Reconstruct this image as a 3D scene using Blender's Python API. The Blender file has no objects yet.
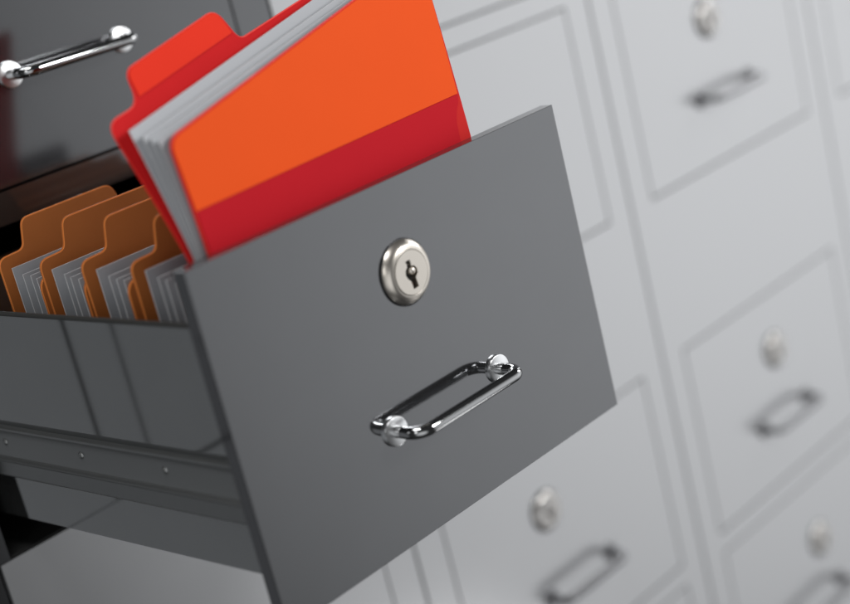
import bpy, bmesh, math, random
from mathutils import Vector, Matrix
random.seed(4)
S = bpy.context.scene
COL = S.collection

# ------------------------------------------------------------------ camera
cx, cy, cz = -0.5734, -1.2120, 0.4990
RX, RY, RZ = -0.2791, 0.24663, -0.75012
M = (Matrix.Rotation(RZ, 3, 'Z') @ Matrix.Rotation(RX, 3, 'X') @ Matrix.Rotation(RY, 3, 'Y'))
right, fwd, up = M.col[0], M.col[1], M.col[2]
cd = bpy.data.cameras.new('camera')
cam = bpy.data.objects.new('camera', cd)
COL.objects.link(cam)
mw = Matrix.Identity(4)
for i in range(3):
    mw[i][0], mw[i][1], mw[i][2] = right[i], up[i], -fwd[i]
mw[0][3], mw[1][3], mw[2][3] = cx, cy, cz
cam.matrix_world = mw
cd.sensor_width = 36.0
cd.lens = 1551.5 / 850 * 36
cd.clip_start = 0.01
cd.clip_end = 100
cd.dof.use_dof = True
cd.dof.focus_distance = 1.245
cd.dof.aperture_fstop = cd.lens / 1000 / 0.028
S.camera = cam

# ------------------------------------------------------------------ world (dim surround with unseen bright patches added for the panel reflections)
w = bpy.data.worlds.new('World')
S.world = w
w.use_nodes = True
nt = w.node_tree
nt.nodes.clear()
N = nt.nodes.new
tc = N('ShaderNodeTexCoord')
out = N('ShaderNodeOutputWorld')
bg = N('ShaderNodeBackground')
def dirblob(d, lo, hi, val, mode='SMOOTHSTEP'):
    d = Vector(d).normalized()
    dot = N('ShaderNodeVectorMath'); dot.operation = 'DOT_PRODUCT'
    nt.links.new(tc.outputs['Generated'], dot.inputs[0]); dot.inputs[1].default_value = d
    mr = N('ShaderNodeMapRange'); mr.interpolation_type = mode
    mr.inputs['From Min'].default_value = lo; mr.inputs['From Max'].default_value = hi
    mr.inputs['To Min'].default_value = 0; mr.inputs['To Max'].default_value = val
    nt.links.new(dot.outputs['Value'], mr.inputs['Value'])
    return mr.outputs['Result']
a = dirblob((.856, -.498, -.139), .80, 1.0, 1.05, 'LINEAR')
b = dirblob((-.62, -.72, -.25), .80, .97, .78)
s1 = N('ShaderNodeMath'); s1.operation = 'ADD'
nt.links.new(a, s1.inputs[0]); nt.links.new(b, s1.inputs[1])
s2 = N('ShaderNodeMath'); s2.operation = 'ADD'; s2.inputs[1].default_value = 0.04
nt.links.new(s1.outputs[0], s2.inputs[0])
nt.links.new(s2.outputs[0], bg.inputs['Strength'])
bg.inputs['Color'].default_value = (.97, .985, 1, 1)
nt.links.new(bg.outputs[0], out.inputs[0])

# ------------------------------------------------------------------ studio lamps
def area(name, loc, target, size, sy, power, col=(1, 1, 1)):
    l = bpy.data.lights.new(name, 'AREA'); l.shape = 'RECTANGLE'
    l.size, l.size_y, l.energy, l.color = size, sy, power, col
    o = bpy.data.objects.new(name, l); COL.objects.link(o)
    o.location = loc
    o.rotation_euler = (Vector(target) - Vector(loc)).to_track_quat('-Z', 'Y').to_euler()
    return o
area('overhead_softbox', (-0.5, -.5, 2.1), (0.2, -.2, .1), .8, .5, 16)
area('key_softbox', (1.25, -1.95, 1.10), (.15, -.3, .3), .45, .45, 25)
area('right_softbox', (2.5, -.75, .9), (.6, -.2, .1), .6, .8, 10)
area('low_front_lamp', (1.10, -.72, -1.0), (.22, -.38, .15), .20, .20, .50)
area('left_softbox', (-1.7, -1.1, 1.0), (0, -.2, .25), .4, .8, 3)

S.view_settings.view_transform = 'Standard'
S.view_settings.look = 'None'
S.view_settings.exposure = 0
S.view_settings.gamma = 1
S.render.engine = 'CYCLES'
S.cycles.max_bounces = 8

# ------------------------------------------------------------------ materials
def mat(name, col, metal=0, rough=.4, coat=0, noise=0, nscale=60, rnoise=0, spec=.5, bump=0, stretch=None, sheen=0):
    m = bpy.data.materials.new(name); m.use_nodes = True
    t = m.node_tree; p = t.nodes['Principled BSDF']
    p.inputs['Base Color'].default_value = (*col, 1)
    p.inputs['Metallic'].default_value = metal
    p.inputs['Roughness'].default_value = rough
    p.inputs['Coat Weight'].default_value = coat
    p.inputs['Coat Roughness'].default_value = .08
    p.inputs['Specular IOR Level'].default_value = spec
    if noise or rnoise or bump:
        tx = t.nodes.new('ShaderNodeTexCoord'); mp = t.nodes.new('ShaderNodeMapping')
        if stretch: mp.inputs['Scale'].default_value = stretch
        n = t.nodes.new('ShaderNodeTexNoise'); n.inputs['Scale'].default_value = nscale; n.inputs['Detail'].default_value = 5
        t.links.new(tx.outputs['Object'], mp.inputs[0]); t.links.new(mp.outputs[0], n.inputs['Vector'])
        if noise:
            r = t.nodes.new('ShaderNodeMapRange')
            r.inputs['To Min'].default_value = 1 - noise; r.inputs['To Max'].default_value = 1 + noise
            t.links.new(n.outputs['Fac'], r.inputs['Value'])
            v = t.nodes.new('ShaderNodeVectorMath'); v.operation = 'SCALE'; v.inputs[0].default_value = col
            t.links.new(r.outputs[0], v.inputs['Scale']); t.links.new(v.outputs[0], p.inputs['Base Color'])
        if rnoise:
            r = t.nodes.new('ShaderNodeMapRange')
            r.inputs['To Min'].default_value = max(0.01, rough - rnoise); r.inputs['To Max'].default_value = rough + rnoise
            t.links.new(n.outputs['Fac'], r.inputs['Value']); t.links.new(r.outputs[0], p.inputs['Roughness'])
        if bump:
            bp = t.nodes.new('ShaderNodeBump'); bp.inputs['Strength'].default_value = bump; bp.inputs['Distance'].default_value = .0005
            t.links.new(n.outputs['Fac'], bp.inputs['Height']); t.links.new(bp.outputs[0], p.inputs['Normal'])
    return m
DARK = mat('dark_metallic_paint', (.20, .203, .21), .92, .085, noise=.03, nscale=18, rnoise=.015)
PALE = mat('hazed_metallic_paint', (.60, .605, .615), .70, .24, noise=.02, nscale=14, rnoise=.03)  # whitish haze over these cabinets is put into the base colour
INNER = mat('black_interior', (.008, .008, .008), 0, .8)
SIDE = mat('drawer_sheet_metal', (.42, .43, .43), .95, .06, noise=.03, nscale=25, rnoise=.02)
EDGE = mat('dull_rolled_edge', (.10, .10, .095), .6, .45)
RAIL = mat('rail_steel', (.36, .37, .37), .9, .36, noise=.06, nscale=40, rnoise=.05, stretch=(1, .05, 1))
CHROME = mat('polished_chrome', (.86, .87, .88), 1, .06, rnoise=.02, nscale=60)
MOUNT = mat('satin_chrome', (.92, .93, .94), 1, .3)
BARM = mat('dark_chrome', (.46, .465, .47), 1, .08, rnoise=.02, nscale=60)
SOFTCH = mat('satin_steel', (.27, .27, .28), 1, .34)
NICKEL = mat('brushed_nickel', (.80, .745, .67), 1, .32, noise=.02, nscale=90, rnoise=.03)
NICKELP = mat('pale_nickel', (.62, .60, .58), .9, .28)
HOLE = mat('keyhole_dark', (.012, .010, .008), .2, .4)
RUBBER = mat('black_ring', (.02, .02, .022), .2, .35)
TAN = mat('tan_card', (.54, .180, .048), 0, .42, noise=.08, nscale=35, bump=.1, spec=.3)
TANRIM = mat('lit_tan_rim', (.90, .34, .09), 0, .4)  # light on the tan cover edges painted into the rim colour
PAPEREDGE = mat('lit_paper_edge', (.86, .87, .88), 0, .6)  # sheet edges brighter than the faces, standing for edges catching light
REDRIM = mat('lit_red_rim', (.85, .05, .035), 0, .4)  # edge light on the red covers, painted as a brighter rim
REDMID = mat('mid_red_card', (.66, .026, .024), 0, .6, noise=.03, nscale=30, bump=.04, spec=.06)
RED = mat('red_card', (.62, .016, .018), 0, .6, noise=.04, nscale=30, bump=.06, spec=.06)
RED_LIT = mat('lit_red_card', (.82, .040, .018), 0, .6, noise=.04, nscale=30, bump=.06, spec=.06)  # tab red as it looks in the light
ORANGE_LIT = mat('lit_orange_card', (.95, .105, .016), 0, .6, noise=.02, nscale=30, bump=.04, spec=.06)
RED_SHADE = mat('shaded_red_card', (.58, .012, .022), 0, .6, noise=.03, nscale=30, bump=.04, spec=.06)  # cover colour as it looks in shadow
PAPER = mat('grey_white_paper', (.47, .485, .51), 0, .55, spec=.3, noise=.015, nscale=40)

# ------------------------------------------------------------------ mesh helpers
def link(name, bm, m, parent=None, smooth=False, loc=None):
    bmesh.ops.recalc_face_normals(bm, faces=bm.faces)
    me = bpy.data.meshes.new(name); bm.to_mesh(me); bm.free()
    for x in (m if isinstance(m, (list, tuple)) else [m]): me.materials.append(x)
    if smooth:
        for p in me.polygons: p.use_smooth = True
    o = bpy.data.objects.new(name, me); COL.objects.link(o)
    if parent: o.parent = parent
    if loc: o.location = loc
    return o
def box(bm, x0, x1, y0, y1, z0, z1, bev=0, mi=0):
    r = bmesh.ops.create_cube(bm, size=1)
    vs = r['verts']
    for v in vs:
        v.co = Vector((x0 if v.co.x < 0 else x1, y0 if v.co.y < 0 else y1, z0 if v.co.z < 0 else z1))
    fs = list({f for v in vs for f in v.link_faces})
    for f in fs: f.material_index = mi
    if bev:
        es = list({e for v in vs for e in v.link_edges})
        bmesh.ops.bevel(bm, geom=es, offset=bev, segments=2, affect='EDGES', profile=.6)
def thing(name, label, cat, loc=(0, 0, 0), group=None):
    o = bpy.data.objects.new(name, None); COL.objects.link(o); o.location = loc
    o.empty_display_size = .02
    tag(o, label, cat, group); return o
def tag(o, label, cat, group=None, kind=None):
    o['label'] = label; o['category'] = cat
    if group: o['group'] = group
    if kind: o['kind'] = kind
    return o
def lathe(bm, prof, n=64, axis_y=True):
    """prof = [(radius, y)...] turned round the Y axis"""
    rings = []
    for r, y in prof:
        if r < 1e-7: rings.append([bm.verts.new((0, y, 0))])
        else: rings.append([bm.verts.new((r * math.cos(2 * math.pi * k / n), y, r * math.sin(2 * math.pi * k / n))) for k in range(n)])
    for A, B in zip(rings, rings[1:]):
        for k in range(n):
            k2 = (k + 1) % n
            if len(A) == 1 and len(B) == 1: continue
            if len(A) == 1: bm.faces.new((A[0], B[k], B[k2]))
            elif len(B) == 1: bm.faces.new((A[k], A[k2], B[0]))
            else: bm.faces.new((A[k], A[k2], B[k2], B[k]))
def rounded(pts, n=6):
    """pts = [(x, z, radius)] -> smooth outline"""
    o = []
    L = len(pts)
    for i, (x, z, r) in enumerate(pts):
        P = Vector((x, z)); A = Vector(pts[i - 1][:2]); B = Vector(pts[(i + 1) % L][:2])
        if r <= 0: o.append(P); continue
        u = (A - P).normalized(); v = (B - P).normalized()
        r = min(r, (A - P).length * .48, (B - P).length * .48)
        p0, p1 = P + u * r, P + v * r
        for k in range(n + 1):
            t = k / n
            o.append(p0 * (1 - t) ** 2 + P * 2 * t * (1 - t) + p1 * t * t)
    return o
def sheet(name, pts, yf, th, m, parent=None, bev=0, zcuts=None, label=None):
    """card outlined in x,z; its depth at each height is yf(z, x) so it can lean or curve"""
    bm = bmesh.new()
    vs = [bm.verts.new((p.x, 0, p.y)) for p in pts]
    f = bm.faces.new(vs)
    zs = [p.y for p in pts]
    z0, z1 = min(zs), max(zs)
    bm.normal_update()
    for k in range(1, (zcuts or 14)):
        z = z0 + (z1 - z0) * k / (zcuts or 14)
        bmesh.ops.bisect_plane(bm, geom=bm.verts[:] + bm.edges[:] + bm.faces[:], plane_co=(0, 0, z), plane_no=(0, 0, 1))
    xs = [p.x for p in pts]
    for k in range(1, 10):
        x = min(xs) + (max(xs) - min(xs)) * k / 10
        bmesh.ops.bisect_plane(bm, geom=bm.verts[:] + bm.edges[:] + bm.faces[:], plane_co=(x, 0, 0), plane_no=(1, 0, 0))
    bmesh.ops.triangulate(bm, faces=bm.faces[:])
    r = bmesh.ops.extrude_face_region(bm, geom=bm.faces[:])
    for v in [g for g in r['geom'] if isinstance(g, bmesh.types.BMVert)]: v.co.y += th
    bmesh.ops.recalc_face_normals(bm, faces=bm.faces)
    if bev:
        es = [e for e in bm.edges if len(e.link_faces) == 2 and e.calc_face_angle(0) > .9 and abs(e.verts[0].co.y - e.verts[1].co.y) < 1e-7]
        bmesh.ops.bevel(bm, geom=es, offset=bev, segments=2, affect='EDGES', material=1)
    elif isinstance(m, list):
        for f_ in bm.faces:
            if abs(f_.normal.y) < .5: f_.material_index = 1
    for v in bm.verts:
        v.co.y += yf(v.co.z, v.co.x)
    o = link(name, bm, m, parent)
    for p in o.data.polygons: p.use_smooth = True
    o.data.set_sharp_from_angle(angle=math.radians(50))
    return o

# ------------------------------------------------------------------ layout (metres); cabinets' front plane is y = 0
W, H, G1, GG, P, D, TH = .400, .2722, .0329, .2150, .4969, .3760, .0125
ROW = {1: H + G1, 2: 0.0, 3: -GG - H, 4: -GG - 2 * H - G1}     # bottom of each drawer row
FR = (P - W) / 2
GAP = .0038
HX1, HX2, HZ = .1428, .2647, .0913
LX, LZ = .1928, .2008

# ------------------------------------------------------------------ part builders
def front_mesh(m, parent, th=TH):
    bm = bmesh.new(); box(bm, 0, W, 0, th, 0, H, .0004)
    return link('drawer_front', bm, m, parent)
def handle(parent, metal, base_m):
    Hh = thing_part('handle', parent)
    # bent bar: path in the x,y plane
    pr, br, rad = .0275, .0125, .0050
    path = []
    def arc(cxx, cyy, a0, a1, n=12):
        for k in range(n + 1):
            a = a0 + (a1 - a0) * k / n
            path.append(Vector((cxx + br * math.cos(a), cyy + br * math.sin(a), HZ)))
    path.append(Vector((HX1, .001, HZ))); path.append(Vector((HX1, -.012, HZ)))
    arc(HX1 + br, -pr + br, math.pi, 1.5 * math.pi)
    for k in range(1, 10): path.append(Vector((HX1 + br + (HX2 - HX1 - 2 * br) * k / 10, -pr, HZ)))
    arc(HX2 - br, -pr + br, 1.5 * math.pi, 2 * math.pi)
    path.append(Vector((HX2, -.012, HZ))); path.append(Vector((HX2, .001, HZ)))
    bm = bmesh.new(); rings = []; n = 28
    for i, q in enumerate(path):
        t = (path[min(i + 1, len(path) - 1)] - path[max(i - 1, 0)]).normalized()
        bz = Vector((0, 0, 1)); c = t.cross(bz).normalized()
        rings.append([bm.verts.new(q + c * rad * math.cos(2 * math.pi * k / n) + bz * rad * math.sin(2 * math.pi * k / n)) for k in range(n)])
    for A, B in zip(rings, rings[1:]):
        for k in range(n): bm.faces.new((A[k], A[(k + 1) % n], B[(k + 1) % n], B[k]))
    bar = link('handle_bar', bm, metal, Hh, smooth=True)
    for x in (HX1, HX2):
        bm = bmesh.new()
        lathe(bm, [(0, -.0032), (.0106, -.0032), (.0115, -.0028), (.0118, -.0020), (.0118, .0004)], 56)
        o = link('handle_mount', bm, base_m, Hh, loc=(x, 0, HZ))
        for p in o.data.polygons: p.use_smooth = len(p.vertices) == 4
        o.data.set_sharp_from_angle(angle=math.radians(40))
    return Hh
def thing_part(name, parent):
    o = bpy.data.objects.new(name, None); COL.objects.link(o); o.parent = parent; o.empty_display_size = .01
    return o
def lock(parent, metal, x=LX, z=LZ):
    L = thing_part('lock', parent); L.location = (x, 0, z)
    # black seating ring, domed bezel
    bm = bmesh.new()
    lathe(bm, [(.0262, .0004), (.0262, -.0008), (.0258, -.0012), (.0245, -.0012), (.0245, .0004)], 72)
    link('seating_ring', bm, RUBBER, L, smooth=True)
    bm = bmesh.new()
    prof = [(.0254, .0003), (.0255, -.0006)]
    for k in range(1, 15):
        u = 1 - k / 14
        prof.append((.0180 + .0075 * u, -.0010 - .0062 * (1 - u ** 2.2)))
    prof += [(.0178, -.0074), (.0176, -.0070), (.0175, -.0055)]
    lathe(bm, prof, 96)
    link('bezel', bm, metal, L, smooth=True)
    # plug face with a real keyhole
    bm = bmesh.new(); n = 72; yf = -.0076; R = .0171
    circ = [bm.verts.new((R * math.cos(2 * math.pi * k / n), yf, R * math.sin(2 * math.pi * k / n))) for k in range(n)]
    kh = [(-.0030, .0092), (.0006, .0094), (.0010, .0062), (.0006, .0046), (.0030, .0040), (.0048, .0012), (.0046, -.0022),
          (.0026, -.0044), (.0022, -.0052), (.0030, -.0120), (-.0014, -.0124), (-.0022, -.0060), (-.0040, -.0036),
          (-.0052, -.0004), (-.0044, .0030), (-.0026, .0048), (-.0024, .0062)]
    kh = [(x_ * 1.3, z_ * 1.05) for x_, z_ in kh]
    hole = [bm.verts.new((x_, yf, z_)) for x_, z_ in kh]
    ed = [bm.edges.new((circ[k], circ[(k + 1) % n])) for k in range(n)]
    eh = [bm.edges.new((hole[k], hole[(k + 1) % len(hole)])) for k in range(len(hole))]
    bmesh.ops.triangle_fill(bm, edges=ed + eh, use_beauty=True)
    # rim back
    for A in (circ, hole):
        back = [bm.verts.new((v.co.x, yf + .007, v.co.z)) for v in A]
        for k in range(len(A)): bm.faces.new((A[k], A[(k + 1) % len(A)], back[(k + 1) % len(A)], back[k]))
    o = link('plug', bm, metal, L)
    bm = bmesh.new(); box(bm, -.0075, .0075, yf + .0045, yf + .0065, -.0135, .0115)
    link('keyhole', bm, HOLE, L)
    bm = bmesh.new()
    bmesh.ops.create_uvsphere(bm, u_segments=24, v_segments=14, radius=.0034)
    for v in bm.verts: v.co += Vector((.0024, yf + .0030, .0004))
    link('keyhole_pin', bm, metal, L, smooth=True)
    bm = bmesh.new(); box(bm, -.0012, .0018, yf + .0030, yf + .0044, -.0108, -.0082)
    link('keyhole_ward', bm, mat_ward, L)
    return L
mat_ward = mat('brown_ward', (.10, .06, .04), .6, .4)

def closed_body(m, parent):
    bm = bmesh.new(); box(bm, .012, W - .012, TH + .0005, .40, .02, H - .03)
    return link('drawer_box', bm, m, parent)
def make_drawer(m, hm, bm_, lm, label, loc, group):
    t = thing('file_drawer', label, 'drawer', loc, group)
    front_mesh(m, t); closed_body(INNER, t); handle(t, hm, bm_); lock(t, lm)
    return t
def copy_tree(o, parent=None):
    c = o.copy(); COL.objects.link(c)
    if parent: c.parent = parent
    for ch in list(o.children): copy_tree(ch, c)
    return c

# ------------------------------------------------------------------ cabinets
def cabinet(x0, z0, z1, rows, m, label, group='filing cabinets standing in a row', left=FR, rightw=FR, last=False):
    """x0 = left edge of the drawers; the face runs from x0-FR to x0+W+FR"""
    t = thing('filing_cabinet', label, 'cabinet', (x0 + W / 2, .3, z0), group)
    off = Vector((x0 + W / 2, .3, z0))
    xl, xr = x0 - left + GAP / 2, x0 + W + rightw - GAP / 2
    bm = bmesh.new()
    g = GAP / 2 + .0006
    def bx(a, b_, c, d): box(bm, a - off.x, b_ - off.x, -off.y, .022 - off.y, c - off.z, d - off.z)
    bx(xl, x0 - g, z0, z1); bx(x0 + W + g, xr, z0, z1)
    zz = z0
    for r in sorted(rows, key=lambda k: ROW[k]):
        if ROW[r] - g - zz > .001: bx(x0 - g - .0002 + .0002, x0 + W + g, zz, ROW[r] - g)
        zz = ROW[r] + H + g
    if z1 - zz > .001: bx(x0 - g, x0 + W + g, zz, z1)
    link('face_frame', bm, m, t)
    bm = bmesh.new()
    def bx2(a, b_, y0, y1, c, d): box(bm, a - off.x, b_ - off.x, y0 - off.y, y1 - off.y, c - off.z, d - off.z)
    bx2(xl + .001, xl + .004, .0225, .60, z0, z1); bx2(xr - .004, xr - .001, .0225, .60, z0, z1)
    bx2(xl + .0045, xr - .0045, .0225, .60, z1 - .004, z1 - .001)
    bx2(x0 - g + .0004, x0 + W + g - .0004, .0008, .60, z0 + .0002, z0 + .0018)
    bx2(xl + .0045, xr - .0045, .597, .600, z0 + .0045, z1 - .0045)
    link('carcass', bm, INNER, t)
    return t
ZB, ZT = -.90, .66
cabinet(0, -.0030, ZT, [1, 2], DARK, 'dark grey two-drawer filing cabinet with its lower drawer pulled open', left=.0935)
cabinet(-P - .0450, -.0030, ZT, [1, 2], DARK, 'dark grey closed filing cabinet left of the open one, seen as a reflection')
cabinet(0, ZB, -.0038, [3, 4], PALE, 'pale grey cabinet directly below the pulled-out dark drawer', left=.0150)
cabinet(-P - .0450, ZB, -.0038, [3, 4], DARK, 'dark grey cabinet low at the left, glimpsed at the bottom left corner', rightw=FR + .0785)
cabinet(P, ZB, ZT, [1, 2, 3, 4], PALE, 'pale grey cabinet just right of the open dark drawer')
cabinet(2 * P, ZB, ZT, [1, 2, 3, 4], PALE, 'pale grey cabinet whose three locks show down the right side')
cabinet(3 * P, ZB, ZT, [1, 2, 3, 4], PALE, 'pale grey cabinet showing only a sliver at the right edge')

# ------------------------------------------------------------------ closed drawers
d1 = make_drawer(DARK, BARM, MOUNT, NICKEL, 'dark grey closed drawer with chrome handle above the open one', (0, 0, ROW[1]), 'closed dark drawers')
for (c, r, lab) in [(-1, 1, 'dark grey closed drawer left of the upper dark drawer, out of frame'),
                    (-1, 2, 'dark grey closed drawer mirrored in the side of the open one'),
                    (-1, 3, 'dark grey closed drawer low at the left, out of frame')]:
    k = copy_tree(d1); k.location = (c * P - .0450, 0, ROW[r]); k['label'] = lab
p0 = make_drawer(PALE, SOFTCH, SOFTCH, NICKELP, '', (2 * P, 0, ROW[2]), 'closed pale grey drawers')
LAB = {(2, 2): 'pale drawer with lock and blurred handle at the top right',
       (2, 3): 'pale drawer with lock and handle at middle height on the right edge',
       (2, 4): 'pale drawer with lock in the bottom right corner, below the middle-right one',
       (1, 3): 'pale drawer with lock and looped handle directly below the open drawer front',
       (1, 2): 'pale drawer half hidden behind the red folder and the open drawer front',
       (1, 1): 'pale drawer whose bottom edge shows right of the orange folder at the top',
       (1, 4): 'pale drawer with only its top corner showing at the bottom edge',
       (2, 1): 'pale drawer above the top right one, out of frame',
       (3, 2): 'pale drawer showing only its lower left corner at the top right edge',
       (3, 3): 'pale drawer beyond the right edge at middle height',
       (0, 3): 'pale drawer under the open dark one, only its right edge showing'}
LOFF = {(2, 2): (-.001, -.010), (2, 3): (.014, -.012), (2, 4): (.040, -.026), (1, 3): (-.024, -.003), (1, 2): (-.040, 0)}
for i, (key, lab) in enumerate(LAB.items()):
    k = p0 if i == 0 else copy_tree(p0)
    k.location = (key[0] * P, 0, ROW[key[1]]); k['label'] = lab
    if key in LOFF:
        for ch in k.children:
            if ch.name.startswith('lock'): ch.location = (LX + LOFF[key][0], 0, LZ + LOFF[key][1])
# (the locks keep their own positions on each drawer, as the photograph has them)

# ------------------------------------------------------------------ the open drawer
od = thing('file_drawer', 'dark grey drawer pulled fully open, holding the red and tan folders', 'drawer', (0, -D, 0))
front_mesh(DARK, od)
SB, ST = .0346, .2295
def side(x0, x1, name='side_panel'):
    bm = bmesh.new()
    box(bm, x0, x1, TH + .0003, .50, SB, ST - .002)
    # rolled top edge
    n = 12; r = .0020; xc = (x0 + x1) / 2
    A = [bm.verts.new((xc + r * math.cos(2 * math.pi * k / n), TH + .0003, ST - r + r * math.sin(2 * math.pi * k / n))) for k in range(n)]
    B = [bm.verts.new((v.co.x, .50, v.co.z)) for v in A]
    for k in range(n): bm.faces.new((A[k], A[(k + 1) % n], B[(k + 1) % n], B[k]))
    for f in bm.faces:
        if f.calc_center_median().z > ST - .0045 and len(f.verts) == 4 and f.calc_area() < .002: f.material_index = 1
    return link(name, bm, [SIDE, EDGE], od)
side(.0120, .0138); side(W - .0138, W - .0120)
bm = bmesh.new(); box(bm, .0140, W - .0140, TH + .0005, .4995, SB + .001, SB + .003); link('bottom_panel', bm, SIDE, od)
bm = bmesh.new(); box(bm, .0140, W - .0140, .4975, .4995, SB + .0035, ST - .004); link('back_panel', bm, SIDE, od)
def rail(sx):
    prof = [(.0119, .1247), (.0062, .1252), (.0054, .1247), (.0052, .1236), (.0056, .1222), (.0066, .1206), (.0068, .1160), (.0068, .1010),
            (.0060, .0985), (.0036, .0972), (.0028, .0955), (.0034, .0938), (.0080, .0928), (.0092, .0915), (.0088, .0800),
            (.0080, .0778), (.0086, .0766), (.0119, .0764)]
    bm = bmesh.new()
    X = (lambda v: v) if sx > 0 else (lambda v: W - v)
    A = [bm.verts.new((X(x), TH + .0005, z)) for x, z in prof]; B = [bm.verts.new((X(x), .46, z)) for x, z in prof]
    for k in range(len(A)): bm.faces.new((A[k], A[(k + 1) % len(A)], B[(k + 1) % len(A)], B[k]))
    bm.faces.new(A); bm.faces.new(B[::-1])
    o = link('slide_rail', bm, RAIL, od)
    for p in o.data.polygons: p.use_smooth = True
    o.data.set_sharp_from_angle(angle=math.radians(40))
    for y in (.105, .217, .332, .44):
        bm = bmesh.new(); lathe(bm, [(0, -.0020), (.0014, -.0018), (.0027, -.0010), (.0033, .0), (.0037, .0002), (.0037, .0006)], 24)
        rv = link('rivet', bm, RAIL, o, smooth=True)
        rv.location = (X(.0068), y, .1115); rv.rotation_euler = (0, 0, math.radians(-90 if sx > 0 else 90))
rail(1); rail(-1)
handle(od, BARM, MOUNT); lock(od, NICKEL)

# ------------------------------------------------------------------ tan hanging folders with their papers
ORD = ['rearmost', 'second', 'third', 'frontmost']
SH = ['back', 'second', 'third', 'front']
FX0, FX1 = .030, .370
proto = None
ys = [-.075 - .011, -.1455, -.207, -.269]
def tan_folder():
    t = thing('tan_folder', '', 'folder', (0, 0, SB + .0035), 'tan folders filed in the open drawer')
    z0 = SB + .0035
    back = rounded([(FX0, 0, 0), (FX1, 0, 0), (FX1, .2665 - z0, .008), (.162, .2665 - z0, .004), (.154, .2915 - z0, .008), (.0620, .2915 - z0, .007),
                    (.0560, .2675 - z0, .0055), (FX0, .2665 - z0, .009)], 7)
    sheet('back_cover', back, lambda z, x: .0015 * math.sin(x * 14) * (z / .23), .0024, [TAN, TANRIM], t, bev=.0009)
    fc = rounded([(FX0, 0, 0), (FX1, 0, 0), (FX1, .252 - z0, .008), (FX0, .252 - z0, .013)], 7)
    sheet('front_cover', fc, lambda z, x: -.052 * min(1, (z / .06)) ** .7 , .0024, [TAN, TANRIM], t, bev=.0009, zcuts=24)
    return t
def paper(i, k, y, z0, ztop, x0, lab, grp, nm='paper_sheet'):
    pts = [Vector((x0, .0)), Vector((FX1 - .006 + .001 * k, .0)), Vector((FX1 - .006 + .001 * k, ztop - z0)), Vector((x0, ztop - z0))]
    ph = random.random() * 6
    o = sheet(nm, pts, lambda z, x: .0004 * math.sin(x * 9 + ph) * (z / .22), .0010, [PAPER, PAPEREDGE], None, zcuts=8)
    o.location = (0, y, z0)
    tag(o, lab, 'paper', grp); return o
for i, y in enumerate(ys):
    if proto is None: proto = tan_folder(); t = proto
    else: t = copy_tree(proto)
    t.location = ([0, .0006, -.0004, .0005][i], y, SB + .0035 - [0, .0007, .0002, .0010][i])
    t.rotation_euler = (0, [0, .003, -.002, .002][i], [0, .006, -.005, .004][i])
    t['label'] = ORD[i] + ' tan folder in the open drawer' + (', standing farthest from the drawer front' if i == 0 else ', closest behind the red folder' if i == 3 else ' counted from the back')
    offs = [(-.0115, .2585, .0345), (-.0250, .2535, .0345), (-.0335, .2515, .0350), (-.0420, .2500, .0352)]
    for k, (dy, zt, x0) in enumerate(offs):
        paper(i, k, y + dy, SB + .006, zt + random.uniform(-.0006, .0006), x0 + random.uniform(-.0006, .0006),
              SH[k] + ' white sheet of the four inside the ' + ORD[i] + ' tan folder', 'paper sheets in the tan folders')

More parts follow.
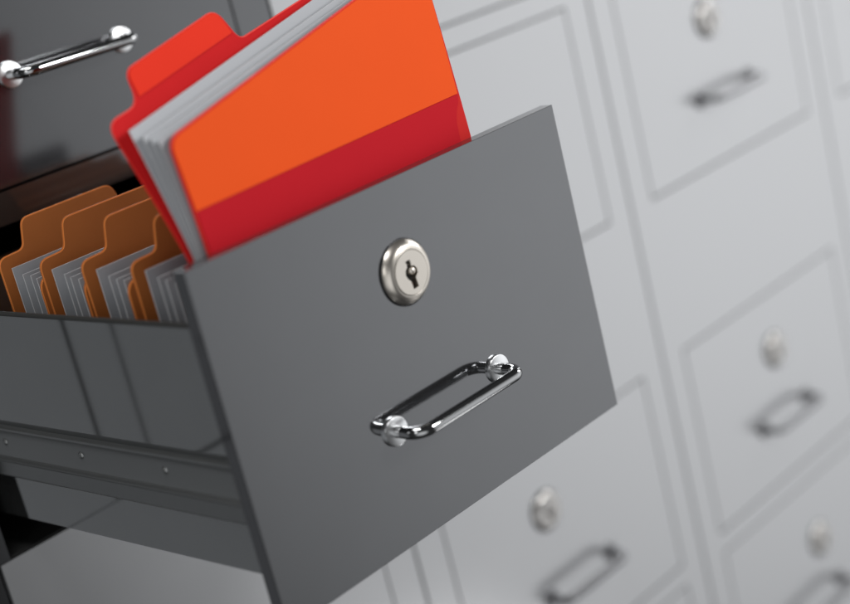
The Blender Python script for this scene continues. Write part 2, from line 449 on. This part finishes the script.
# ------------------------------------------------------------------ the red folder pulled half out
ZR = .075
def lean(y0, a):
    # vertical inside the drawer, easing into a lean above the drawer front
    def f(z, x):
        zz = z + ZR
        s = zz - .245
        return y0 + (0 if s <= 0 else a * s - a * .018 * (1 - math.exp(-s / .018)))
    return f
rf = thing('red_folder', 'red and orange folder with side tab raised behind the drawer front', 'folder', (0, 0, ZR))
def zo(p): return [(x, z - ZR, r) for x, z, r in p]
YB, YO = -.3445, -.3560
backp = rounded(zo([(.034, ZR, 0), (.318, ZR, 0), (.318, .4190, .008), (.1770, .3940, .006), (.1715, .4200, .010), (.0690, .3985, .009),
                    (.0640, .3745, .010), (.0315, .3690, .012)]), 7)
bc = sheet('back_cover', backp, lean(YB, .50), .0020, [RED, REDRIM], rf, bev=.0007, zcuts=30)
tabp = rounded(zo([(.0680, .3790, .001), (.1725, .4000, .001), (.1702, .4190, .009), (.0700, .3978, .008)]), 7)
tb = sheet('lit_tab_area', tabp, lambda z, x: lean(YB, .50)(z, x) - .0007, .0006, RED_LIT, rf, zcuts=6)  # lit part of the tab painted brighter; the foot left as shadow
front = rounded(zo([(.0400, ZR, 0), (.3130, ZR, 0), (.3250, .4215, .008), (.0380, .3530, .011)]), 8)
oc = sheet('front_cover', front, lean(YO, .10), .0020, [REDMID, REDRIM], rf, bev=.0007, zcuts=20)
pan = rounded(zo([(.0408, .3010, .001), (.3180, .3065, .001), (.3238, .4200, .007), (.0396, .3515, .010)]), 8)
sheet('lit_cover_area', pan, lambda z, x: lean(YO, .10)(z, x) - .0007, .0006, ORANGE_LIT, rf, zcuts=8)  # lit upper part of the front cover, painted as an inlay
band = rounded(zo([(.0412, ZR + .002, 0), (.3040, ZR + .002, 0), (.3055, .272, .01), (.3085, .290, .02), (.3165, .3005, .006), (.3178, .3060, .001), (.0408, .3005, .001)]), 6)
sheet('shadow_band', band, lambda z, x: lean(YO, .10)(z, x) - .0006, .0005, RED_SHADE, rf, zcuts=16)  # shadow of the drawer front on the cover, painted as a darker strip
for k, (a, y0, x0, zt) in enumerate([(.36, -.3470, .0350, .3620), (.265, -.3488, .0358, .3570), (.195, -.3506, .0360, .3550), (.135, -.3524, .0362, .3530)]):
    pts = [Vector((x0, 0)), Vector((.314, 0)), Vector((.314, zt + .0590 - ZR)), Vector((x0, zt - ZR))]
    o = sheet('paper_sheet', pts, lean(y0, a), .0010, [PAPER, PAPEREDGE], None, zcuts=26)
    o.location = (0, 0, ZR)
    tag(o, SH[k] + ' white sheet fanned inside the red folder', 'paper', 'paper sheets in the red folder')
